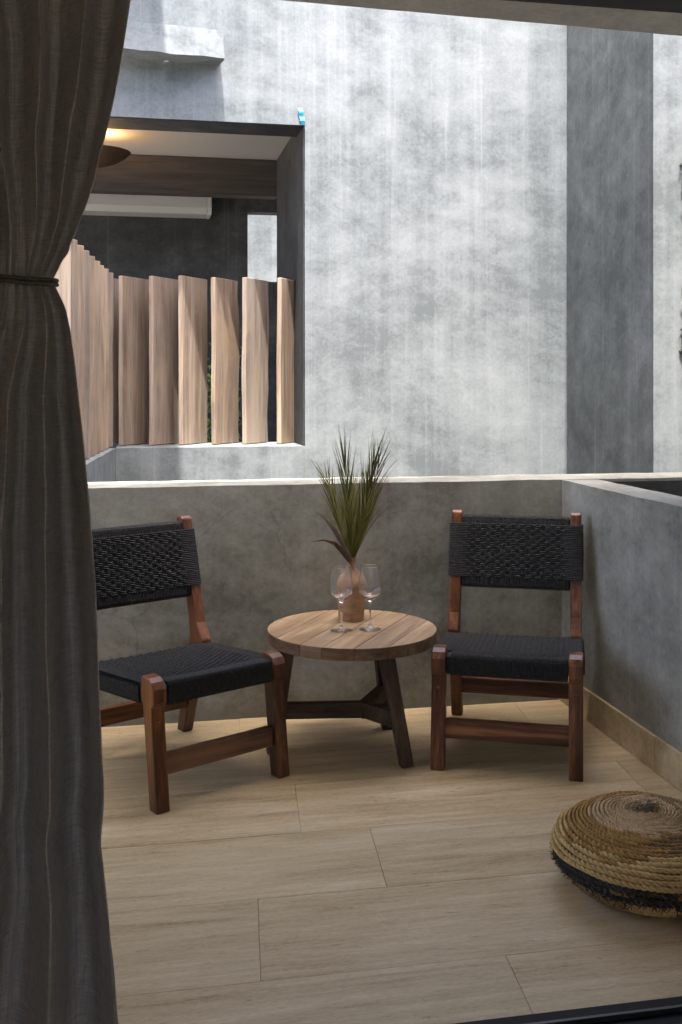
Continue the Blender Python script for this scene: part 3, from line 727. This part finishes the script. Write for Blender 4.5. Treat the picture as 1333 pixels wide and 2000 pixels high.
gp = [(0.001, 0.0), (0.0385, 0.0), (0.039, 0.0012), (0.030, 0.0030), (0.015, 0.0055), (0.0065, 0.011), (0.0042, 0.022), (0.0036, 0.05), (0.0036, 0.088), (0.0050, 0.097), (0.014, 0.106), (0.030, 0.120), (0.0405, 0.133), (0.0425, 0.140), (0.0415, 0.155), (0.0375, 0.190), (0.0335, 0.224),
      (0.0326, 0.2246), (0.0318, 0.224), (0.0360, 0.190), (0.0400, 0.155), (0.0410, 0.141), (0.0388, 0.1345), (0.029, 0.1225), (0.013, 0.1095), (0.001, 0.106)]
for i, (px, py_, lb) in enumerate(((0.703, 3.637, 'empty stemmed wine glass standing in front of the vase, left of the pair'), (0.806, 3.634, 'empty stemmed wine glass right of the vase, right of the pair'))):
    gm = MB().lathe(gp, 56); gm.mi = [1 if max(gm.v[q][2] for q in f_) < 0.02 else 0 for f_ in gm.f]
    o = gm.build('wine_glass', [M['glass'], M['glass_thin']], smooth=True, loc=(px, py_, TZ + 0.0012)); tag(o, lb, 'wine glass', 'wine glasses on the round table')

# ------------------------------------------------------------------ rope floor cushion
pf_ = thing('floor_cushion', 'round coiled rope floor cushion in straw, brown and black near the doorway', 'cushion', (1.292, 2.515, 0), R(12))
pp = [(0.012, 0.196), (0.06, 0.199), (0.11, 0.194), (0.16, 0.180), (0.20, 0.160), (0.228, 0.135), (0.241, 0.108), (0.240, 0.085), (0.228, 0.062), (0.208, 0.040), (0.18, 0.020), (0.15, 0.008), (0.10, 0.005)]
pp = np.array(pp); seg = np.r_[0, np.cumsum(np.linalg.norm(np.diff(pp, axis=0), axis=1))]
def prof_at(a): return np.interp(a, seg, pp[:, 0]), np.interp(a, seg, pp[:, 1])
atot = seg[-1]
aa = [0.0]; th = [0.0]
while aa[-1] < atot - 0.03:
    a = aa[-1]; r, _ = prof_at(a); pitch = 0.0088 if a < 0.09 else (0.0110 if a < 0.19 else 0.0138)
    dth = 0.0032 / max(r, 0.012); th.append(th[-1] + dth); aa.append(a + pitch * dth / (2 * math.pi))
aa = np.array(aa); th = np.array(th); rr_, zz_ = prof_at(aa)
r2, z2 = prof_at(aa + 0.004); tn = np.stack([r2 - rr_, z2 - zz_], 1); tn /= np.linalg.norm(tn, axis=1)[:, None] + 1e-9
wob = 0.0016 * np.sin(th * 3.1) + 0.0012 * np.sin(th * 7.3 + 1)
P = np.stack([rr_ * np.cos(th), rr_ * np.sin(th), zz_ + wob], 1)
Nn = np.stack([-tn[:, 1] * np.cos(th), -tn[:, 1] * np.sin(th), tn[:, 0]], 1)   # outward normal
Tg = np.gradient(P, axis=0); Tg /= np.linalg.norm(Tg, axis=1)[:, None]
Bn = np.cross(Tg, Nn)
s_len = np.r_[0, np.cumsum(np.linalg.norm(np.diff(P, axis=0), axis=1))]
rad = np.where(aa < 0.09, 0.0024, np.where(aa < 0.19, 0.0030, 0.0038))
ecc = 0.035 * np.cos(th - 0.2)
ae = aa + ecc * np.clip(aa / 0.1, 0, 1)
jit = np.array([random.uniform(-0.016, 0.016) for _ in range(int(s_len[-1] / 0.045) + 3)])
ae = ae + jit[(s_len / 0.045).astype(int)]
mi = np.where(ae < 0.105, 0, np.where(ae < 0.182, 1, 3))
right = np.cos(th + 0.5) + jit[(s_len / 0.045).astype(int) + 1] * 25 > 0.15
mi = np.where((mi == 1) & right, 2, mi)
aw = aa + 0.007 * np.sin(th * 2 + 1)
mi = np.where((aw > 0.276) & (aw < 0.318), np.where(jit[(s_len / 0.045).astype(int)] > -0.0145, 4, 2), mi)
mi = np.where(aw >= 0.318, np.where(np.sin(th * 5) > 0.2, 3, 2), mi)
coil = MB()
for ph in (0, math.pi):
    om = 2 * math.pi / (rad * 8.5)
    phi = np.cumsum(np.r_[0, np.diff(s_len) * om[1:]]) + ph
    off = (Nn * np.cos(phi)[:, None] + Bn * np.sin(phi)[:, None]) * rad[:, None] * 0.85
    coil.tube(P + off, rad * 1.12 * (1 + 0.16 * np.sin(s_len * 37) * np.sin(s_len * 11.3 + 1)), 5, mi=mi, up=Nn, caps=False)
co_ = coil.build('rope_coil', [M['r_beige'], M['r_brown'], M['r_dark'], M['r_straw'], M['r_black']], pf_, smooth=True, kind='stuff')
MB().lathe([(0.001, 0.19)] + [(max(0.001, r - 0.005), z - 0.004 if z > 0.1 else z + 0.002) for r, z in pp[1:]] + [(0.001, 0.006)], 48).build('filling', M['r_dark'], pf_, smooth=True)
shag = MB(); rs = random.Random(5)
for k in range(2600):
    a = rs.uniform(0.272, 0.320); t_ = rs.uniform(0, 2 * math.pi); r, z = prof_at(a); r -= 0.001
    p = Vector((r * math.cos(t_), r * math.sin(t_), z)); n_ = Vector((math.cos(t_), math.sin(t_), rs.uniform(-0.2, 0.3)))
    tg = Vector((-math.sin(t_), math.cos(t_), 0)); d = (n_ * rs.uniform(0.25, 0.8) + tg * rs.uniform(-1, 1) + Vector((0, 0, rs.uniform(-1, 0.6)))).normalized()
    L = rs.uniform(0.010, 0.026); s_ = d.cross(n_).normalized() * 0.0012
    q1 = p + d * L * 0.55; q2 = p + d * L - n_ * 0.003; 
    if q2.z < 0.003: continue
    shag.add([p - s_, p + s_, q1 + s_ * 0.8, q1 - s_ * 0.8, q2], [(0, 1, 2, 3), (3, 2, 4)], 1 if rs.random() < 0.12 else 0)
shag.build('black_fringe', [M['r_black'], M['r_tuft']], pf_, kind='stuff')
fuzz = MB()
for k in range(2200):
    a = rs.uniform(0.02, 0.27); t_ = rs.uniform(0, 2 * math.pi); r, z = prof_at(a)
    tx_ = prof_at(a + 0.004); nr, nz_ = -(tx_[1] - z), tx_[0] - r; q_ = math.hypot(nr, nz_) + 1e-9
    n_ = Vector((nr / q_ * math.cos(t_), nr / q_ * math.sin(t_), nz_ / q_)); p = Vector((r * math.cos(t_), r * math.sin(t_), z)) + n_ * 0.003
    d = (n_ * rs.uniform(0.2, 0.9) + Vector((rs.uniform(-1, 1), rs.uniform(-1, 1), rs.uniform(-0.4, 0.4)))).normalized(); L = rs.uniform(0.006, 0.015)
    w_ = d.cross(Vector((0.3, 0.5, 0.8))).normalized() * 0.0003
    fuzz.add([p - w_, p + w_, p + d * L], [(0, 1, 2)])
fuzz.build('loose_fibre', M['r_straw'], pf_, kind='stuff')
kn = MB()
for k in range(40):
    a = rs.uniform(-0.5, 0.5) + (0.3 if k % 3 else 2.9); L = rs.uniform(0.02, 0.048); h = rs.uniform(0.008, 0.022)
    b0 = Vector((rs.uniform(-.012, .012), rs.uniform(-.012, .012), 0.197)); d = Vector((math.cos(a), math.sin(a), 0))
    kn.tube([tuple(b0), tuple(b0 + d * L * 0.4 + Vector((0, 0, h))), tuple(b0 + d * L * 0.8 + Vector((0, 0, h * 0.9))), tuple(b0 + d * L + Vector((0, 0, h * 0.35)))], 0.0011, 4)
kn.build('centre_tuft', M['r_tuft'], pf_, kind='stuff')

# ------------------------------------------------------------------ curtain
CY = 1.80
s_, c_ = math.sin(R(YAW)), math.cos(R(YAW)); FPX = 2052.0
def px_to(px, py, Y):
    u = (px - 666.5) / FPX; t = Y / (c_ - u * s_); return t * (s_ + u * c_), EYE + t * (750 - py) / FPX
edge = [(-500, 300), (-200, 275), (0, 258), (100, 243), (200, 225), (300, 200), (400, 172), (450, 153), (500, 130), (530, 114), (547, 106), (565, 112), (600, 128), (650, 141), (700, 149), (800, 161), (900, 171), (1000, 180), (1100, 187), (1200, 190), (1300, 195), (1400, 200), (1500, 204), (1560, 204), (1620, 199), (1660, 205), (1750, 213), (1850, 222), (2000, 233), (2300, 244)]
eX, eZ = zip(*[px_to(p, q, CY) for q, p in edge])
eX, eZ = np.array(eX)[::-1], np.array(eZ)[::-1]
spc = [(0.0, 0.135), (0.2, 0.118), (0.45, 0.092), (0.75, 0.084), (1.05, 0.078), (1.28, 0.060), (1.42, 0.034), (1.478, 0.024), (1.54, 0.034), (1.7, 0.058), (2.0, 0.082), (2.4, 0.09)]
sz_, sv_ = zip(*spc)
NF = 8; NS = 44; zs = np.r_[np.linspace(0.012, 1.38, 90), np.linspace(1.39, 1.56, 36), np.linspace(1.575, 2.4, 50)]
fv = []; nS = NF * NS + 1
for z in zs:
    xr = np.interp(z, eZ, eX); sp = np.interp(z, sz_, sv_)
    up_ = max(0.0, min(1.0, (z - 1.478) / 0.25)); dn = max(0.0, min(1.0, (1.478 - z) / 0.3))
    A = 0.016 + 0.044 * up_ + 0.062 * dn
    for i in range(nS):
        s1 = i / NS                          # folds counted from the right edge
        ph = 2 * math.pi * (s1 + 0.12 * noise.noise(Vector((s1 * 1.3, z * 0.7, 0))) * min(1, s1))
        am = A * (0.72 + 0.5 * noise.noise(Vector((round(s1) * 2.7, z * 0.6, 4))))
        x = xr - s1 * sp + sp * 0.13 * math.sin(ph + 0.9) * min(1, s1 * 2)
        y = CY + am * (1 - math.cos(ph)) * 0.9 - am * 0.8
        pin = math.exp(-((z - 1.478) / 0.10) ** 2)
        wr = 0.005 * noise.noise(Vector((x * 14, z * 4, 1))) + 0.0022 * noise.noise(Vector((x * 45, z * 11, 9))) + pin * 0.007 * noise.noise(Vector((x * 90, z * 6, 3)))
        fv.append((x + wr * 0.5, y + wr * 1.6, z))
ff = []
for j in range(len(zs) - 1):
    for i in range(nS - 1):
        a = j * nS + i; ff.append((a, a + nS, a + nS + 1, a + 1))
cu = thing('curtain', 'dark grey linen curtain tied back along the left edge of the doorway', 'curtain')
co = MB().add(fv, ff).build('cloth', M['linen'], cu, smooth=True); co.data.attributes.remove(co.data.attributes['sharp_edge']) if 'sharp_edge' in co.data.attributes else None
sm = co.modifiers.new('thickness', 'SOLIDIFY'); sm.thickness = 0.002
tz = 1.478; xr = float(np.interp(tz, eZ, eX)); wt = 8 * 0.024
tie = MB()
for k, dz in enumerate((0.0035, -0.0035)):
    P = []
    for i in range(64):
        a = 2 * math.pi * i / 64
        P.append((xr - wt / 2 - 0.06 + (wt / 2 + 0.062) * math.copysign(abs(math.cos(a)) ** 0.7, math.cos(a)), CY + 0.002 + 0.030 * math.copysign(abs(math.sin(a)) ** 0.6, math.sin(a)), tz + dz + 0.004 * math.sin(a) - 0.010 * math.cos(a)))
    tie.tube(P, 0.0036, 8, closed=True)
tie.build('tie_cord', M['tie'], cu, smooth=True)
